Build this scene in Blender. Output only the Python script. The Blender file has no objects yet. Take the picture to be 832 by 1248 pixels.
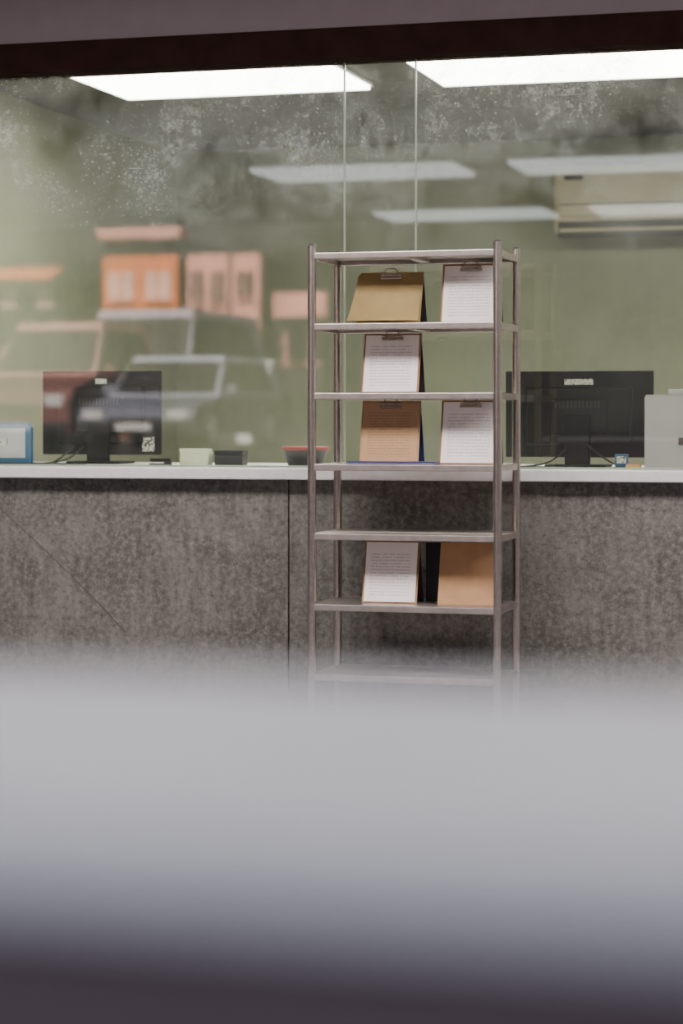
import bpy, bmesh, math, random
from mathutils import Vector, Matrix
random.seed(3)
scene = bpy.context.scene
D = bpy.data

# ------------------------------------------------------------------ materials
def mat(name, col, rough=0.6, metal=0.0, nscale=8.0, namt=0.15, bump=0.0, spec=0.5):
    m = D.materials.new(name); m.use_nodes = True
    nt = m.node_tree; N = nt.nodes; L = nt.links
    b = N['Principled BSDF']
    tc = N.new('ShaderNodeTexCoord')
    no = N.new('ShaderNodeTexNoise'); no.inputs['Scale'].default_value = nscale; no.inputs['Detail'].default_value = 6
    L.new(tc.outputs['Object'], no.inputs['Vector'])
    r = N.new('ShaderNodeValToRGB')
    c = Vector(col)
    lo = c*(1-namt); hi = c*(1+namt)
    r.color_ramp.elements[0].position = 0.3; r.color_ramp.elements[1].position = 0.7
    r.color_ramp.elements[0].color = (*lo, 1); r.color_ramp.elements[1].color = (min(hi[0],1), min(hi[1],1), min(hi[2],1), 1)
    L.new(no.outputs['Fac'], r.inputs['Fac']); L.new(r.outputs['Color'], b.inputs['Base Color'])
    b.inputs['Roughness'].default_value = rough; b.inputs['Metallic'].default_value = metal
    b.inputs['Specular IOR Level'].default_value = spec
    if bump:
        bp = N.new('ShaderNodeBump'); bp.inputs['Strength'].default_value = bump; bp.inputs['Distance'].default_value = 0.01
        L.new(no.outputs['Fac'], bp.inputs['Height']); L.new(bp.outputs['Normal'], b.inputs['Normal'])
    return m

def grunge(name, c1, c2, c3, scale=3.0, rough=0.75, streak=.72, fine=16, dark=None):
    """mottled stone / stained plaster"""
    m = D.materials.new(name); m.use_nodes = True
    nt = m.node_tree; N = nt.nodes; L = nt.links; b = N['Principled BSDF']
    tc = N.new('ShaderNodeTexCoord')
    n1 = N.new('ShaderNodeTexNoise'); n1.inputs['Scale'].default_value = scale; n1.inputs['Detail'].default_value = 10; n1.inputs['Roughness'].default_value = .7
    n1.inputs['Distortion'].default_value = .6
    n2 = N.new('ShaderNodeTexNoise'); n2.inputs['Scale'].default_value = scale*fine; n2.inputs['Detail'].default_value = 8; n2.inputs['Roughness'].default_value = .75
    mp = N.new('ShaderNodeMapping'); mp.inputs['Scale'].default_value = (9, 9, 1.6)
    n3 = N.new('ShaderNodeTexNoise'); n3.inputs['Scale'].default_value = scale; n3.inputs['Detail'].default_value = 8
    L.new(tc.outputs['Object'], n1.inputs['Vector']); L.new(tc.outputs['Object'], n2.inputs['Vector'])
    L.new(tc.outputs['Object'], mp.inputs['Vector']); L.new(mp.outputs['Vector'], n3.inputs['Vector'])
    r1 = N.new('ShaderNodeValToRGB'); r1.color_ramp.elements[0].position = .38; r1.color_ramp.elements[1].position = .64
    r1.color_ramp.elements[0].color = (*c1, 1); r1.color_ramp.elements[1].color = (*c2, 1)
    L.new(n1.outputs['Fac'], r1.inputs['Fac'])
    r2 = N.new('ShaderNodeValToRGB'); r2.color_ramp.elements[0].position = .47; r2.color_ramp.elements[1].position = .68
    r2.color_ramp.elements[0].color = (0, 0, 0, 1); r2.color_ramp.elements[1].color = (1, 1, 1, 1)
    L.new(n2.outputs['Fac'], r2.inputs['Fac'])
    mx = N.new('ShaderNodeMixRGB'); mx.inputs['Color2'].default_value = (*c3, 1)
    L.new(r2.outputs['Color'], mx.inputs['Fac']); L.new(r1.outputs['Color'], mx.inputs['Color1'])
    last = mx.outputs['Color']
    if dark:
        r4 = N.new('ShaderNodeValToRGB'); r4.color_ramp.elements[0].position = .34; r4.color_ramp.elements[1].position = .44
        r4.color_ramp.elements[0].color = (1, 1, 1, 1); r4.color_ramp.elements[1].color = (0, 0, 0, 1)
        L.new(n2.outputs['Fac'], r4.inputs['Fac'])
        m4 = N.new('ShaderNodeMixRGB'); m4.inputs['Color2'].default_value = (*dark, 1)
        L.new(r4.outputs['Color'], m4.inputs['Fac']); L.new(last, m4.inputs['Color1']); last = m4.outputs['Color']
    r3 = N.new('ShaderNodeValToRGB'); r3.color_ramp.elements[0].position = .35; r3.color_ramp.elements[1].position = .65
    r3.color_ramp.elements[0].color = (streak, streak, streak, 1); r3.color_ramp.elements[1].color = (1.0, 1.0, 1.0, 1)
    L.new(n3.outputs['Fac'], r3.inputs['Fac'])
    mu = N.new('ShaderNodeMixRGB'); mu.blend_type = 'MULTIPLY'; mu.inputs['Fac'].default_value = 1
    L.new(last, mu.inputs['Color1']); L.new(r3.outputs['Color'], mu.inputs['Color2'])
    L.new(mu.outputs['Color'], b.inputs['Base Color'])
    b.inputs['Roughness'].default_value = rough
    bp = N.new('ShaderNodeBump'); bp.inputs['Strength'].default_value = .25; bp.inputs['Distance'].default_value = .004
    L.new(n2.outputs['Fac'], bp.inputs['Height']); L.new(bp.outputs['Normal'], b.inputs['Normal'])
    return m

def paper(name, base, ink, rows=70.0, f0=.6):
    m = D.materials.new(name); m.use_nodes = True
    nt = m.node_tree; N = nt.nodes; L = nt.links; b = N['Principled BSDF']
    uv = N.new('ShaderNodeUVMap'); sx = N.new('ShaderNodeSeparateXYZ'); L.new(uv.outputs['UV'], sx.inputs[0])
    def math_(op, a, bb=None):
        n = N.new('ShaderNodeMath'); n.operation = op
        for i, v in enumerate((a, bb)):
            if v is None: continue
            if isinstance(v, (int, float)): n.inputs[i].default_value = v
            else: L.new(v, n.inputs[i])
        return n.outputs[0]
    row = math_('MULTIPLY', sx.outputs['Y'], rows)
    fr = math_('FRACT', row); inrow = math_('LESS_THAN', fr, .36)
    fl = math_('FLOOR', row)
    cb = N.new('ShaderNodeCombineXYZ'); L.new(math_('MULTIPLY', sx.outputs['X'], 34.0), cb.inputs[0]); L.new(math_('MULTIPLY', fl, 7.3), cb.inputs[1])
    no = N.new('ShaderNodeTexNoise'); no.inputs['Scale'].default_value = 1.0; no.inputs['Detail'].default_value = 2
    L.new(cb.outputs[0], no.inputs['Vector'])
    word = math_('GREATER_THAN', no.outputs['Fac'], .43)
    mx1 = math_('GREATER_THAN', sx.outputs['X'], .1); mx2 = math_('LESS_THAN', sx.outputs['X'], .88)
    my1 = math_('GREATER_THAN', sx.outputs['Y'], .1); my2 = math_('LESS_THAN', sx.outputs['Y'], .84)
    f = math_('MULTIPLY', inrow, word)
    for k in (mx1, mx2, my1, my2): f = math_('MULTIPLY', f, k)
    f = math_('MULTIPLY', f, f0)
    mx = N.new('ShaderNodeMixRGB'); mx.inputs['Color1'].default_value = (*base, 1); mx.inputs['Color2'].default_value = (*ink, 1)
    L.new(f, mx.inputs['Fac']); L.new(mx.outputs[0], b.inputs['Base Color'])
    b.inputs['Roughness'].default_value = .8
    return m

def sticker(name, base, ink, sc=60, thr=.36):
    m = D.materials.new(name); m.use_nodes = True
    nt = m.node_tree; N = nt.nodes; L = nt.links; b = N['Principled BSDF']
    tc = N.new('ShaderNodeTexCoord'); v = N.new('ShaderNodeTexVoronoi'); v.distance = 'CHEBYCHEV'; v.inputs['Scale'].default_value = sc
    L.new(tc.outputs['Object'], v.inputs['Vector'])
    r = N.new('ShaderNodeValToRGB'); r.color_ramp.interpolation = 'CONSTANT'
    r.color_ramp.elements[0].color = (*ink, 1); r.color_ramp.elements[1].color = (*base, 1); r.color_ramp.elements[1].position = thr
    L.new(v.outputs['Color'], r.inputs['Fac']); L.new(r.outputs['Color'], b.inputs['Base Color'])
    return m

def glass_mat():
    m = D.materials.new('dusty_glass'); m.use_nodes = True
    nt = m.node_tree; N = nt.nodes; L = nt.links; N.clear()
    out = N.new('ShaderNodeOutputMaterial')
    tr = N.new('ShaderNodeBsdfTransparent'); tr.inputs['Color'].default_value = (.90, .92, .84, 1)
    gl = N.new('ShaderNodeBsdfGlossy'); gl.inputs['Roughness'].default_value = .012; gl.inputs['Color'].default_value = (1, .97, .95, 1)
    m1 = N.new('ShaderNodeMixShader'); m1.inputs[0].default_value = .10
    L.new(tr.outputs[0], m1.inputs[1]); L.new(gl.outputs[0], m1.inputs[2])
    df = N.new('ShaderNodeBsdfDiffuse'); df.inputs['Color'].default_value = (.8, .83, .79, 1)
    tl = N.new('ShaderNodeBsdfTranslucent'); tl.inputs['Color'].default_value = (.8, .83, .79, 1)
    ad = N.new('ShaderNodeMixShader'); ad.inputs[0].default_value = .55
    L.new(df.outputs[0], ad.inputs[1]); L.new(tl.outputs[0], ad.inputs[2])
    tc = N.new('ShaderNodeTexCoord')
    def noise(scale, detail, rough, dist=0.0, vec=None):
        n = N.new('ShaderNodeTexNoise'); n.inputs['Scale'].default_value = scale; n.inputs['Detail'].default_value = detail
        n.inputs['Roughness'].default_value = rough; n.inputs['Distortion'].default_value = dist
        L.new(vec or tc.outputs['Object'], n.inputs['Vector']); return n.outputs['Fac']
    def rng(v, a, b_, lo=0.0, hi=1.0):
        n = N.new('ShaderNodeMapRange'); n.inputs[1].default_value = a; n.inputs[2].default_value = b_
        n.inputs[3].default_value = lo; n.inputs[4].default_value = hi
        L.new(v, n.inputs[0]); return n.outputs[0]
    def mm(op, a, b_):
        n = N.new('ShaderNodeMath'); n.operation = op
        for i, v in enumerate((a, b_)):
            if isinstance(v, (int, float)): n.inputs[i].default_value = v
            else: L.new(v, n.inputs[i])
        return n.outputs[0]
    cloud = rng(noise(2.0, 6, .65), .34, .62)
    mott = rng(noise(17, 12, .95), .42, .62)
    spots = rng(noise(105, 2, .5), .63, .70)
    mp = N.new('ShaderNodeMapping'); mp.inputs['Rotation'].default_value = (0, .8, 0); mp.inputs['Scale'].default_value = (2.5, 1, 60)
    L.new(tc.outputs['Object'], mp.inputs['Vector'])
    scr = rng(noise(1.4, 4, .6, 0, mp.outputs['Vector']), .64, .74)
    sx = N.new('ShaderNodeSeparateXYZ'); L.new(tc.outputs['Object'], sx.inputs[0])
    g = rng(sx.outputs['Z'], 1.90, 2.50, .07, 1.0)
    a = mm('MULTIPLY', cloud, mm('ADD', mm('MULTIPLY', mott, .50), .08))
    s2 = mm('MULTIPLY', spots, mm('ADD', mm('MULTIPLY', cloud, .40), .05))
    f = mm('ADD', mm('ADD', a, s2), mm('MULTIPLY', mm('MULTIPLY', scr, cloud), .16))
    f = mm('MULTIPLY', f, g)
    f = mm('ADD', f, .012)
    m2 = N.new('ShaderNodeMixShader'); L.new(f, m2.inputs[0]); L.new(m1.outputs[0], m2.inputs[1]); L.new(ad.outputs[0], m2.inputs[2])
    L.new(m2.outputs[0], out.inputs[0])
    return m

def emis(name, col, s):
    m = D.materials.new(name); m.use_nodes = True
    nt = m.node_tree; N = nt.nodes; N.clear()
    o = N.new('ShaderNodeOutputMaterial'); e = N.new('ShaderNodeEmission')
    e.inputs[0].default_value = (*col, 1); e.inputs[1].default_value = s
    nt.links.new(e.outputs[0], o.inputs[0]); return m

# ------------------------------------------------------------------ mesh builder
class MB:
    def __init__(s, name):
        s.name = name; s.bm = bmesh.new(); s.mats = []; s.uv = s.bm.loops.layers.uv.new('UVMap'); s.M = Matrix.Identity(4)
    def mi(s, m):
        if m not in s.mats: s.mats.append(m)
        return s.mats.index(m)
    def poly(s, vs, faces, m, smooth=False):
        bv = [s.bm.verts.new(s.M @ Vector(v)) for v in vs]; k = s.mi(m); fs = []
        for f in faces:
            try: ff = s.bm.faces.new([bv[i] for i in f])
            except ValueError: continue
            ff.material_index = k; ff.smooth = smooth; fs.append(ff)
        return fs
    def box(s, x0, x1, y0, y1, z0, z1, m, bev=0.0, seg=3):
        if bev <= 0:
            v = [(x0,y0,z0),(x1,y0,z0),(x1,y1,z0),(x0,y1,z0),(x0,y0,z1),(x1,y0,z1),(x1,y1,z1),(x0,y1,z1)]
            f = [(0,3,2,1),(4,5,6,7),(0,1,5,4),(1,2,6,5),(2,3,7,6),(3,0,4,7)]
            return s.poly(v, f, m)
        b2 = bmesh.new(); bmesh.ops.create_cube(b2, size=1)
        for v in b2.verts:
            v.co = Vector((x0+(v.co.x+.5)*(x1-x0), y0+(v.co.y+.5)*(y1-y0), z0+(v.co.z+.5)*(z1-z0)))
        bmesh.ops.bevel(b2, geom=b2.edges[:], offset=bev, segments=seg, affect='EDGES', profile=.5)
        b2.verts.index_update()
        r = s.poly([v.co.copy() for v in b2.verts], [[v.index for v in f.verts] for f in b2.faces], m, False)
        b2.free(); return r
    def sheet(s, pts, m):
        fs = s.poly(pts, [(0,1,2,3)], m)
        for f in fs:
            for l, uv in zip(f.loops, [(0,0),(1,0),(1,1),(0,1)]): l[s.uv].uv = uv
    def cyl(s, p0, p1, r0, m, r1=None, seg=20, caps=True):
        p0 = Vector(p0); p1 = Vector(p1); r1 = r0 if r1 is None else r1
        d = (p1-p0).normalized(); a = d.orthogonal().normalized(); b = d.cross(a)
        v = []
        for p, r in ((p0, r0), (p1, r1)):
            for i in range(seg):
                t = 2*math.pi*i/seg; v.append(p + (a*math.cos(t)+b*math.sin(t))*r)
        s.poly(v, [(i, (i+1)%seg, seg+(i+1)%seg, seg+i) for i in range(seg)], m, True)
        if caps:
            s.poly(v[:seg], [list(range(seg))[::-1]], m); s.poly(v[seg:], [list(range(seg))], m)
    def lathe(s, c, prof, m, seg=32):
        v = []; n = len(prof)
        for r, z in prof:
            for i in range(seg):
                t = 2*math.pi*i/seg; v.append((c[0]+r*math.cos(t), c[1]+r*math.sin(t), c[2]+z))
        f = [(j*seg+i, j*seg+(i+1)%seg, (j+1)*seg+(i+1)%seg, (j+1)*seg+i) for j in range(n-1) for i in range(seg)]
        s.poly(v, f, m, True)
    def tube(s, pts, r, m, seg=8):
        for a, b in zip(pts[:-1], pts[1:]): s.cyl(a, b, r, m, seg=seg)
    def prism(s, prof, x0, x1, m, x0t=None, x1t=None, zt=None):
        n = len(prof); zs = [p[1] for p in prof]; lo, hi = min(zs), max(zs); v = []
        for a, at in ((x0, x0t), (x1, x1t)):
            for y, z in prof:
                k = (z-lo)/(hi-lo); xx = a if at is None else a+(at-a)*k
                v.append((xx, y, z))
        f = [(i, (i+1)%n, n+(i+1)%n, n+i) for i in range(n)] + [list(range(n))[::-1], [n+i for i in range(n)]]
        s.poly(v, f, m)
    def done(s, loc=(0,0,0), rotz=0.0, bevel=0.0, seg=2):
        bmesh.ops.recalc_face_normals(s.bm, faces=s.bm.faces[:])
        me = D.meshes.new(s.name); s.bm.to_mesh(me); s.bm.free()
        for m in s.mats: me.materials.append(m)
        o = D.objects.new(s.name, me); scene.collection.objects.link(o); o.location = loc; o.rotation_euler = (0, 0, rotz)
        if bevel:
            b = o.modifiers.new('bevel', 'BEVEL'); b.width = bevel; b.segments = seg; b.limit_method = 'ANGLE'; b.angle_limit = .7
        return o

# ------------------------------------------------------------------ palette
M_wall_in  = grunge('green_wall', (.215,.22,.155), (.285,.29,.205), (.26,.265,.185), .9, .8, streak=.95)
M_ceil_in  = grunge('office_ceiling', (.09,.085,.075), (.14,.13,.115), (.17,.16,.145), 1.2, .85, streak=.95)
M_floor_in = mat('office_floor', (.24,.24,.20), .6)
M_hallwall = mat('hall_wall', (.22,.20,.21), .8, namt=.1)
M_hallceil = mat('hall_ceiling', (.07,.06,.065), .85, namt=.1)
M_lintel   = mat('lintel_plaster', (.17,.135,.145), .8, namt=.05, spec=.2)
M_floor    = mat('hall_floor', (.16,.15,.16), .5, namt=.25, nscale=3)
M_front    = grunge('stone_laminate', (.115,.105,.092), (.21,.197,.176), (.285,.275,.255), 3.0, .7, streak=.76, fine=14, dark=(.075,.067,.06))
M_frame    = mat('dark_frame', (.020,.009,.008), .9, namt=.2, spec=.05)
M_scratch  = mat('laminate_scratch', (.055,.05,.045), .7)
M_ctop     = mat('counter_laminate', (.80,.78,.79), .45, namt=.05, nscale=30)
M_steel    = mat('brushed_steel', (.66,.58,.53), .24, .95, nscale=40, namt=.12)
M_steelsh  = mat('steel_shelf', (.58,.51,.48), .34, .85, nscale=25, namt=.12)
M_cap      = mat('post_cap', (.08,.07,.07), .5)
M_board    = mat('hardboard', (.33,.17,.075), .65, nscale=20, namt=.2)
M_kraft    = paper('kraft_sheet', (.54,.32,.17), (.22,.12,.06), 22, .5)
M_kraftp   = mat('kraft_plain', (.50,.28,.14), .7, nscale=15, namt=.12)
M_olive    = mat('olive_folder', (.36,.25,.095), .65, nscale=10, namt=.15)
M_white    = paper('written_sheet', (.95,.88,.86), (.30,.26,.34), 19, .42)
M_black    = mat('black_plastic', (.012,.012,.014), .45, namt=.2)
M_black2   = mat('black_backing', (.02,.018,.022), .6)
M_clip     = mat('clip_metal', (.42,.37,.30), .25, .95)
M_navy     = mat('navy_cover', (.025,.04,.18), .5)
M_bezel    = mat('monitor_plastic', (.004,.004,.005), .5, namt=.2, spec=.2)
M_stick    = sticker('white_label', (.75,.78,.70), (.15,.16,.15), 160, .28)
M_qr       = sticker('qr_label', (.75,.75,.68), (.08,.08,.08), 150, .4)
M_bluep    = mat('blue_plastic', (.03,.14,.30), .5)
M_page     = mat('page_white', (.60,.62,.66), .7)
M_ac       = mat('aged_ac_plastic', (.42,.36,.22), .5, nscale=3, namt=.06)
M_acd      = mat('ac_vent_dark', (.03,.027,.02), .6)
M_gbox     = mat('grey_painted_metal', (.46,.46,.48), .5, namt=.06)
M_red      = mat('red_plastic', (.40,.03,.025), .45)
M_note     = mat('pale_green_paper', (.70,.77,.58), .8)
M_yel      = mat('yellow_paper', (.75,.50,.12), .8)
M_pink     = mat('pink_paper', (.65,.35,.28), .8)
M_lowwall  = mat('lit_coping', (.92,.87,1.0), .55, nscale=5, namt=.0)  # pale top of the low wall, its lit tone put into the colour
M_lowbody  = mat('shaded_wall_face', (.23,.16,.21), .7, nscale=5, namt=.05)  # dark plum is the shade of the near face, painted into its colour
M_gedge    = mat('glass_edge', (.36,.42,.34), .3)
M_tube_in  = emis('office_diffuser', (1.0,1.0,.91), 20)
M_tube_out = emis('hall_diffuser', (.90,.98,1.0), 4.3)
M_tube_fill  = emis('added_fill_diffuser', (1.0,.93,.90), 19)  # glow for the added fill row near the counter
M_glass    = glass_mat()

# ------------------------------------------------------------------ room shell
def simple(name, *a, m, **k):
    b = MB(name); b.box(*a, m); return b.done(**k)
CO = 3.045
simple('floor', -12.2, 4.2, -7.0, 9.0, -.1, 0, m=M_floor)
simple('floor_office', -5.2, 2.6, 9.0, 13.95, -.1, 0, m=M_floor_in)
simple('ceiling', -12.2, 4.2, -5.5, 9.2, 3.47, 3.6, m=M_hallceil)
simple('ceiling_office', -5.2, 2.6, 9.2, 13.95, CO, CO+.13, m=M_ceil_in)
simple('wall_back', -5.2, 2.6, 13.75, 13.95, 0, CO, m=M_wall_in)
simple('wall_left', -5.2, -5.03, 9.2, 13.75, 0, CO, m=M_wall_in)
simple('wall_right', 2.4, 2.6, 9.2, 13.75, 0, CO, m=M_wall_in)
simple('wall_hall_left', -12.2, -12.0, -5.5, 9.2, 0, 3.47, m=M_hallwall)
simple('wall_hall_right', 4.0, 4.2, -5.5, 9.2, 0, 3.47, m=M_hallwall)
b = MB('wall_front'); b.box(-12.0, -4.95, 8.93, 9.2, 0, 3.47, M_hallwall); b.box(2.3, 4.0, 8.93, 9.2, 0, 3.47, M_hallwall)
b.box(-4.95, 2.3, 8.90, 9.2, 2.915, 3.47, M_lintel); b.done()
b = MB('wall_rear'); b.box(-6.75, 4.0, -5.5, -5.3, 0, 3.47, M_hallwall); b.box(-12.0, -11.4, -5.5, -5.3, 0, 3.47, M_hallwall); b.done()
b = MB('wall_counter')
for x0, x1 in ((-4.95, -2.768), (-2.762, -.2), (-.194, 2.3)):
    b.box(x0, x1, 8.93, 8.99, 0.0, 1.025, M_front, bev=.002)
b.box(-4.95, 2.3, 8.99, 9.1, 0, 1.02, M_frame)
pts = [(-4.10,.90),(-3.92,.75),(-3.76,.61),(-3.62,.48),(-3.50,.36)]
for (xa,za),(xb,zb) in zip(pts[:-1], pts[1:]): b.cyl((xa,8.931,za),(xb,8.931,zb),.0022,M_scratch,seg=6)
b.done()
b = MB('counter'); b.box(-4.94, 2.29, 8.85, 9.98, 1.027, 1.075, M_ctop, bev=.006)
for x in (-4.9, -3.0, -1.0, 1.0, 2.2):
    b.box(x, x+.04, 9.9, 9.96, 0, 1.03, M_bezel)
b.done()

# ------------------------------------------------------------------ window
b = MB('window_1')
b.box(-4.95, 2.3, 8.88, 9.06, 2.785, 2.915, M_frame, bev=.004)
b.box(-4.95, -4.88, 8.95, 9.05, 1.076, 2.785, M_frame)
b.box(2.23, 2.3, 8.95, 9.05, 1.076, 2.785, M_frame)
b.box(-4.88, 2.23, 8.985, 9.03, 1.076, 1.083, M_gedge)
def pane(x0, x1, y):
    b.poly([(x0,y,1.083),(x1,y,1.083),(x1,y,2.785),(x0,y,2.785)], [(0,1,2,3)], M_glass)
pane(-4.88, -2.54, 9.0); pane(-2.54, -2.23, 9.0); pane(-2.23, 2.23, 9.0)
for x in (-2.54, -2.23):
    b.box(x-.003, x+.003, 8.994, 9.006, 1.083, 2.785, M_gedge)
b.done()

# ------------------------------------------------------------------ ceiling lights
def light(name, x0, x1, y0, y1, zc, em, dep=.06):
    b = MB(name)
    b.box(x0, x1, y0, y1, zc-dep*.5, zc-.001, M_ctop)
    b.box(x0+.015, x1-.015, y0+.015, y1-.015, zc-dep, zc-dep*.5, em)
    return b.done()
for x0 in (-4.39, -2.64, -.83, .90):
    light('office_ceiling_light', x0, x0+1.38, 10.30, 11.22, CO, M_tube_in, dep=.035)
for y0 in (-.97, -5.05):
    for x0 in (-5.95, -3.7, -1.45):
        light('added_fill_light', x0, x0+1.8, y0, y0+.95, 3.47, M_tube_out)
for x0 in (-5.95, -3.7, -1.45, .8):
    light('added_fill_light', x0, x0+1.8, 5.5, 6.6, 3.47, M_tube_fill)  # unseen row added to brighten the rack and counter front

# ------------------------------------------------------------------ air conditioner
b = MB('air_conditioner')
b.box(-2.47, -1.20, 13.49, 13.745, 2.43, 2.85, M_ac, bev=.025)
b.box(-2.44, -1.23, 13.475, 13.50, 2.53, 2.82, M_ac, bev=.008)
b.box(-2.44, -1.23, 13.47, 13.59, 2.405, 2.50, M_acd, bev=.005)
b.box(-2.43, -1.24, 13.462, 13.49, 2.435, 2.455, M_ac)
b.box(-2.40, -2.28, 13.468, 13.476, 2.755, 2.785, M_acd)
b.box(-2.43, -1.24, 13.473, 13.476, 2.60, 2.608, M_acd)
for i in range(8): b.box(-2.40+.14*i, -2.30+.14*i, 13.54, 13.69, 2.848, 2.854, M_acd)
b.done()

# ------------------------------------------------------------------ steel rack
b = MB('metal_shelf_rack')
xl, xr, yf, yb = -2.505, -1.757, 8.40, 8.77
for x in (xl, xr):
    for y in (yf, yb):
        b.cyl((x,y,.012), (x,y,1.965), .0175, M_steel, seg=32)
        b.cyl((x,y,1.965), (x,y,1.972), .0175, M_cap, r1=.013, seg=24)
        b.cyl((x,y,0), (x,y,.012), .022, M_cap, seg=24)
SH = [1.928, 1.648, 1.374, 1.093, .82, .54, .264]
for z in SH:
    b.box(xl, xr, yf, yb, z+.003, z+.008, M_steelsh)
    b.box(xl+.012, xr-.012, yf-.012, yf+.004, z-.016, z+.010, M_steelsh, bev=.004)
    b.box(xl+.012, xr-.012, yb-.004, yb+.012, z-.016, z+.010, M_steelsh, bev=.004)
    b.box(xl-.008, xl+.006, yf+.01, yb-.01, z-.016, z+.009, M_steelsh)
    b.box(xr-.006, xr+.008, yf+.01, yb-.01, z-.016, z+.009, M_steelsh)
    b.box((xl+xr)/2-.02, (xl+xr)/2+.02, yf, yb, z-.012, z+.003, M_steelsh)
b.done()

# ------------------------------------------------------------------ clipboards
def clipboard(x, z, w=.235, h=.24, sheet=None, board=None, lean=14, curl=False, clip=True, y=8.515, back=M_black2, rz=0.0):
    b = MB('clipboard'); t = math.radians(lean)
    R = Matrix.Rotation(-t, 4, 'X')
    board = board or M_board; hw = w/2
    b.M = R
    b.box(-hw, hw, 0, .004, 0, h, board, bev=.0012)
    if sheet:
        if curl:
            n = 10; vs = []
            for i in range(n+1):
                k = i/n; zz = h*.93*k + .004
                yy = -.003 - .035*(1-k)**2.2; ex = .014*(1-k)
                vs += [(-hw-.006-ex*1.6, yy, zz), (hw-.006, yy+.004, zz)]
            b.poly(vs, [(2*i, 2*i+1, 2*i+3, 2*i+2) for i in range(n)], sheet, True)
            b.poly([(v[0]+.004, v[1]+.003, v[2]) for v in vs], [(2*i, 2*i+1, 2*i+3, 2*i+2) for i in range(n)], sheet, True)
        else:
            b.box(-hw+.008, hw-.008, -.003, 0, .006, h*.965, M_page)
            b.sheet([(-hw+.008,-.0034,.006),(hw-.008,-.0034,.006),(hw-.008,-.0034,h*.965),(-hw+.008,-.0034,h*.965)], sheet)
    if clip:
        b.box(-.044, .044, -.009, -.0005, h-.032, h-.018, M_clip, bev=.002)
        b.box(-.030, .030, -.016, -.008, h-.020, h-.010, M_clip, bev=.002)
        b.cyl((-.040,-.011,h-.014), (.040,-.011,h-.014), .004, M_clip, seg=10)
        pts = [(-.028,-.012,h-.012), (-.024,-.014,h+.003), (-.012,-.014,h+.010), (.012,-.014,h+.010), (.024,-.014,h+.003), (.028,-.012,h-.012)]
        b.tube(pts, .0026, M_clip)
    b.M = Matrix.Identity(4)
    ty = h*math.sin(t); tz = h*math.cos(t); by = ty + .07
    hw2 = hw-.004
    b.poly([(-hw2,ty+.005,tz-.004),(hw2,ty+.005,tz-.004),(hw2,by+.0,0.0),(-hw2,by+.0,0.0),
            (-hw2,ty+.009,tz-.004),(hw2,ty+.009,tz-.004),(hw2,by+.004,0.0),(-hw2,by+.004,0.0)],
           [(0,1,2,3),(7,6,5,4),(0,4,5,1),(1,5,6,2),(2,6,7,3),(3,7,4,0)], back)
    return b.done(loc=(x, y, z), rotz=rz)
T = .0085
clipboard(-2.225, SH[1]+T, w=.262, h=.222, sheet=M_olive, board=M_olive, curl=True, lean=18)
clipboard(-1.897, SH[1]+T, w=.232, h=.246, sheet=M_white)
clipboard(-2.218, SH[2]+T, w=.236, h=.248, sheet=M_white)
clipboard(-2.222, SH[3]+T, w=.242, h=.258, sheet=M_kraft, board=M_kraftp, lean=12, back=M_navy)
clipboard(-1.900, SH[3]+T, w=.236, h=.262, sheet=M_white)
clipboard(-2.220, SH[5]+T, w=.226, h=.255, sheet=M_white, clip=False)
clipboard(-1.903, SH[5]+T, w=.240, h=.250, board=M_kraftp, clip=False)
b = MB('ring_binder'); b.box(-.05, .05, 0, .02, 0, .235, M_black2, bev=.002); b.box(-.05,.05,.02,.07,0,.235,M_page); b.box(-.05,.05,.07,.075,0,.235,M_black2); b.done(loc=(-2.055, 8.66, SH[5]+T))
b = MB('document_folder'); b.box(-.18, .18, 0, .085, 0, .004, M_navy, bev=.001); b.box(-.17,.175,.004,.083,.004,.008,M_page); b.box(-.18,.18,0,.085,.008,.012,M_navy,bev=.001); b.done(loc=(-2.19, 8.42, SH[3]+T))

# ------------------------------------------------------------------ monitors (seen from behind)
def monitor(x, y, w, h, z0=1.075, rz=0.0, qr=True, lw=.03):
    b = MB('computer_monitor'); g = .042
    b.box(-w/2, w/2, 0, .022, g, g+h, M_bezel, bev=.006)
    b.box(-w*.36, w*.36, -.016, .002, g+.05, g+h-.07, M_bezel, bev=.012)
    b.box(-w*.2, w*.2, -.026, -.012, g+.10, g+h-.12, M_bezel, bev=.008)
    b.box(-.055, .055, -.045, -.02, .01, g+.18, M_bezel, bev=.006)
    b.box(-.13, .13, -.11, .10, 0, .012, M_bezel, bev=.004)
    b.box(-w/2+.012, w/2-.012, .022, .0235, g+.018, g+h-.012, M_black)
    b.box(-lw, lw, -.002, -.0005, g+h-.060, g+h-.036, M_stick)
    if qr: b.box(w/2-.09, w/2-.03, -.002, -.0005, g+.016, g+.082, M_qr)
    for i in range(12): b.box(-.10+.017*i, -.092+.017*i, -.0275, -.026, g+h-.16, g+h-.13, M_black)
    return b.done(loc=(x, y, z0), rotz=rz)
monitor(-3.893, 9.62, .590, .390, lw=.028)
monitor(-1.615, 9.42, .640, .372, lw=.062, qr=False)

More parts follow.
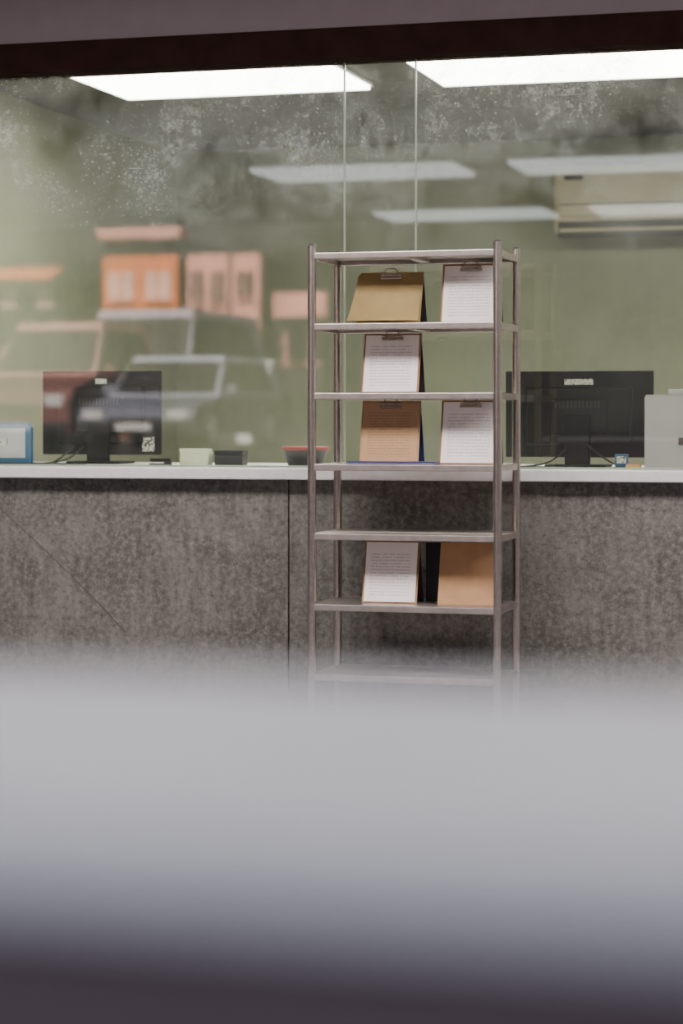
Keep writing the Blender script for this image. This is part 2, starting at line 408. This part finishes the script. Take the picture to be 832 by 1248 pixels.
def cable(name, pts, r=.0035):
    cu = D.curves.new(name, 'CURVE'); cu.dimensions = '3D'; cu.bevel_depth = r; cu.bevel_resolution = 3
    sp = cu.splines.new('NURBS'); sp.points.add(len(pts)-1); sp.use_endpoint_u = True; sp.order_u = 4
    for i, p in enumerate(pts): sp.points[i].co = (*p, 1)
    o = D.objects.new(name, cu); scene.collection.objects.link(o); cu.materials.append(M_black); return o
zc = 1.0795
cable('power_cable', [(-3.95,9.55,1.16),(-3.98,9.50,1.10),(-4.05,9.42,zc),(-4.12,9.36,zc),(-4.16,9.32,zc),(-4.05,9.30,zc),(-4.0,9.38,zc),(-4.1,9.46,zc)])
cable('power_cable', [(-4.0,9.56,1.16),(-4.06,9.52,1.09),(-4.1,9.48,zc),(-4.0,9.34,zc),(-3.92,9.33,zc),(-3.86,9.36,zc)])
cable('power_cable', [(-1.66,9.37,1.16),(-1.70,9.31,1.10),(-1.78,9.28,zc),(-1.9,9.24,zc),(-1.86,9.2,zc),(-1.72,9.2,zc),(-1.6,9.22,zc)])
cable('power_cable', [(-1.58,9.37,1.18),(-1.52,9.32,1.14),(-1.46,9.30,1.09),(-1.40,9.28,zc),(-1.42,9.22,zc)])

# ------------------------------------------------------------------ things on the counter
b = MB('desk_calendar')
b.box(-.14, .14, 0, .012, 0, .195, M_bluep, bev=.006)
b.box(-.115, .115, -.002, .001, .03, .165, M_page); b.box(-.03,.03,-.0035,-.001,.085,.115,M_stick)
b.box(-.13, .13, .05, .062, 0, .17, M_bluep, bev=.003); b.box(-.14,.14,-.03,.07,0,.008,M_black,bev=.002)
b.done(loc=(-4.275, 9.36, 1.075))
b = MB('sticky_note_stack')
for i in range(6):
    o = random.uniform(-.003,.003); b.box(-.065+o, .065+o, -.04, .04, .0125*i, .0125*i+.012, M_note)
b.done(loc=(-3.33, 9.36, 1.075), rotz=.05)
b = MB('card_box')
b.box(-.065,.065,-.04,.04,0,.045,M_black,bev=.004); b.box(-.066,.066,-.041,.041,.046,.068,M_bezel,bev=.004)
b.done(loc=(-3.18, 9.40, 1.075))
b = MB('stapler')
b.box(-.05,.05,-.015,.015,0,.008,M_black,bev=.002); b.box(-.048,.045,-.012,.012,.016,.03,M_bezel,bev=.004); b.box(.02,.048,-.012,.012,.006,.02,M_black)
b.done(loc=(-3.50, 9.36, 1.075))
b = MB('plastic_bowl')
b.lathe((0,0,0), [(.0,.002),(.075,.002),(.098,.072)], M_black); b.lathe((0,0,0), [(.098,.072),(.104,.073),(.104,.086),(.099,.088),(.094,.084)], M_red)
b.lathe((0,0,0), [(.094,.084),(.072,.010),(0,.010)], M_red); b.done(loc=(-2.778, 9.22, 1.075))
b = MB('paper_slips')
for i,(dx,dy,rz,m) in enumerate([(0,0,.2,M_yel),(.03,.01,-.3,M_pink),(-.03,.015,.5,M_note),(.06,-.005,.1,M_yel)]):
    b.M = Matrix.Translation((dx,dy,.0035*i)) @ Matrix.Rotation(rz,4,'Z'); b.box(-.045,.045,-.028,.028,0,.003,m)
b.done(loc=(-2.60, 8.915, 1.0755))
b = MB('metal_file_box')
b.box(-.19,.19,-.11,.11,0,.30,M_gbox,bev=.006); b.box(-.185,.185,-.105,.105,.30,.306,M_gbox,bev=.002)
b.box(-.10,.06,-.06,.06,.306,.33,M_gbox,bev=.006); b.box(-.05,.05,-.114,-.11,.10,.13,M_cap); b.box(.10,.11,-.112,-.11,.02,.28,M_cap)
b.done(loc=(-1.10, 9.22, 1.075))
b = MB('sticky_notes'); b.box(-.03,.03,-.02,.02,0,.014,M_yel); b.box(-.028,.031,-.019,.021,.014,.02,M_pink); b.done(loc=(-1.345, 9.18, 1.075))
b = MB('credit_card_reader'); b.box(-.03,.03,-.03,.03,0,.006,M_black,bev=.002); b.box(-.028,.028,-.006,.006,.006,.06,M_bluep,bev=.003); b.box(-.02,.02,-.0075,-.006,.02,.05,M_stick); b.done(loc=(-1.41, 9.28, 1.075))

# ------------------------------------------------------------------ foreground low wall with rounded coping
b = MB('low_wall'); b.box(-3.2, 2.2, .614, 1.005, 0, 1.124, M_lowbody)
prof = [(1.008,1.124),(1.013,1.142),(1.006,1.148)]
for i in range(13):
    a = math.pi/2*i/12; prof.append((.610+.024-.024*math.sin(a), 1.124+.024*math.cos(a)))
b.prism(prof, -3.21, 2.21, M_lowwall); o = b.done()

# ------------------------------------------------------------------ the street behind (seen reflected in the glass)
M_asph = mat('asphalt', (.03,.03,.032), .9)
M_or = mat('orange_render', (.80,.22,.055), .8, nscale=2)
M_pk = mat('pink_render', (.78,.36,.29), .8, nscale=1.2, namt=.28)
M_cr = mat('cream_render', (.80,.50,.42), .8, nscale=2)
M_dk = mat('dark_render', (.006,.007,.006), .9)
M_wd = mat('dark_window', (.010,.010,.010), .5)
M_tyre = mat('tyre_rubber', (.015,.015,.015), .8)
simple('road', -60, 30, -60, -7.0, -.1, .85, m=M_asph)
b = MB('building'); b.box(-60, 5, -50, -46, .85, 16, M_dk)
for i in range(14):
    for j in range(4): b.box(-56+4.2*i, -54+4.2*i, -46.02, -45.9, 3+3.2*j, 4.8+3.2*j, M_wd)
b.done()
def townhouse(x0, x1, top, wall, win, band=None, lower=None, cut=3.9, wz=4.66, nw=2, ww=.18, wh=.8):
    b = MB('townhouse'); b.box(x0, x1, -40.4, -40, cut, top, wall); b.box(x0, x1, -43, -40.4, cut, top-.02, M_dk); b.box(x0, x1, -43, -40, .85, cut, lower or wall)
    w = (x1-x0)/nw
    for i in range(nw):
        for j in range(2):
            z0 = wz-1.7*j
            b.box(x0+w*i+ww, x0+w*(i+1)-ww, -40.0, -39.93, z0, z0+wh, win)
            b.box(x0+w*i+ww*.7, x0+w*(i+1)-ww*.7, -39.98, -39.88, z0-.08, z0-.02, wall if j == 0 else (lower or wall))
            b.box(x0+w*(i+.5)-.03, x0+w*(i+.5)+.03, -39.95, -39.9, z0, z0+wh, wall if j == 0 else (lower or wall))
    b.box((x0+x1)/2-.45, (x0+x1)/2+.45, -40, -39.93, .85, 2.6, M_wd)
    if band:
        b.box(x0, x1, -43, -40.3, top, top+.5, M_dk); b.box(x0-.15, x1+.1, -40.6, -39.9, top+.5, top+.8, band)
    return b.done()
townhouse(-23.4, -21.2, 5.9, M_or, M_cr, band=M_pk, lower=M_or)
townhouse(-20.9, -19.7, 5.9, M_pk, M_wd, lower=M_dk, wz=4.55, nw=2, ww=.12, wh=.9)
townhouse(-19.6, -18.8, 5.9, M_pk, M_wd, lower=M_pk, cut=3.9, wz=4.7, nw=1, ww=.18, wh=.7)
townhouse(-18.4, -16.9, 4.8, M_pk, M_wd, lower=M_dk, cut=4.15, wz=2.9)
townhouse(-26.8, -24.6, 5.3, M_dk, M_cr, wz=4.5, ww=.35, wh=.55)
b = MB('shop_awning'); b.poly([(-26.9,-40,5.63),(-24.6,-40,5.63),(-24.6,-39.2,5.34),(-26.9,-39.2,5.34),(-26.9,-39.2,5.25),(-24.6,-39.2,5.25)], [(0,1,2,3),(3,2,5,4)], M_or); b.done()

def car(x, y, W, Lg, H, paint, van=False, rz=0, roof=None):
    b = MB('van' if van else 'car'); h2 = Lg/2
    roof = roof or paint
    bl = H*.58
    body = [(-h2,.25),(h2,.25),(h2+.02,bl*.62),(h2-.12,bl*.80),(h2-Lg*.25,bl),(-h2+.1,bl),(-h2-.02,bl*.7)]
    b.prism(body, -W/2, W/2, paint)
    c0 = h2-Lg*(.12 if van else .26); c1 = h2-Lg*(.24 if van else .42)
    cab = [(c0,bl),(c1,H),(-h2+(.15 if van else .55),H),(-h2+.1,bl)]
    b.prism(cab, -W/2+.03, W/2-.03, roof, -W/2+.16, W/2-.16)
    def lerp(a, c, k): return a+(c-a)*k
    ws = [(s*(W/2-.08-.10*k), lerp(c0,c1,k)+.02, lerp(bl,H,k)+.012) for k, s in ((.06,-1),(.06,1),(.84,1),(.84,-1))]
    b.poly(ws, [(0,1,2,3)], M_wd)
    for s in (-1, 1):
        sg = []
        for k, yy in ((.15,c0-.18),(.15,-h2+.35),(.85,-h2+.75),(.85,c1-.05)):
            sg.append((s*(W/2-.03-.13*k+.012), yy, lerp(bl,H,k)))
        b.poly(sg, [(0,1,2,3)], M_wd)
        for yy in (h2-.75, -h2+.75):
            b.cyl((s*(W/2-.2), yy, .31), (s*(W/2+.01), yy, .31), .31, M_tyre, seg=24)
            b.cyl((s*(W/2), yy, .31), (s*(W/2+.02), yy, .31), .18, M_gbox, seg=16)
        b.box(s*W*.36-.14, s*W*.36+.14, h2-.05, h2+.04, bl*.58, bl*.74, M_gbox, bev=.02)
        b.box(s*(W/2+.08)-.08, s*(W/2+.08)+.08, c0-.35, c0-.22, bl+.02, bl+.16, paint, bev=.02)
    b.box(-W*.22, W*.22, h2-.02, h2+.035, bl*.45, bl*.62, M_black)
    b.box(-W/2+.03, W/2-.03, h2-.1, h2+.07, .28, .42, M_black, bev=.02)
    b.box(-.25, .25, h2+.06, h2+.08, .3, .4, M_gbox)
    return b.done(loc=(x, y, .85), rotz=rz, bevel=.03)
car(-12.6, -11.9, 1.62, 3.8, 1.85, mat('car_paint_maroon', (.14,.06,.055), .4), roof=mat('car_roof_pink', (.50,.27,.24), .4))
car(-12.93, -17.1, 1.95, 4.6, 2.25, mat('car_paint_lilac', (.06,.055,.07), .4), van=True, roof=mat('car_roof_lilac', (.38,.33,.42), .4))
car(-10.45, -11.0, 1.62, 4.0, 1.32, mat('car_paint_blue', (.11,.12,.16), .4), roof=mat('car_roof_blue', (.34,.37,.48), .4))
b = MB('utility_cabinet'); b.box(-.28,.28,-.2,.2,.08,1.3,M_page,bev=.02); b.box(-.3,.3,-.22,.22,0,.08,M_dk); b.box(-.32,.32,-.24,.24,1.3,1.36,M_page,bev=.01)
b.box(-.01,.01,.2,.206,.2,1.25,M_dk); b.box(.05,.09,.2,.23,.7,.85,M_dk); b.done(loc=(-10.6,-14.6,.85))

# ------------------------------------------------------------------ sun, sky
sd = D.lights.new('sun', 'SUN'); sd.energy = 38; sd.angle = .01; sd.color = (1, .90, .78)
so = D.objects.new('sun', sd); scene.collection.objects.link(so); so.rotation_euler = (math.radians(-50), 0, 0)
w = D.worlds.new('World'); scene.world = w; w.use_nodes = True
bg = w.node_tree.nodes['Background']; bg.inputs[0].default_value = (.65, .70, .92, 1); bg.inputs[1].default_value = .8

# ------------------------------------------------------------------ camera
cd = D.cameras.new('camera'); co = D.objects.new('camera', cd); scene.collection.objects.link(co); scene.camera = co
cd.sensor_fit = 'VERTICAL'; cd.sensor_height = 36; cd.lens = 2700/1248*36
co.location = (0, 0, 1.27); co.rotation_euler = (math.radians(90), 0, math.radians(15.84))
cd.shift_y = -(624-514)/1248
cd.dof.use_dof = True; cd.dof.focus_distance = 8.72; cd.dof.aperture_fstop = 1.8
cd.clip_start = .05; cd.clip_end = 300
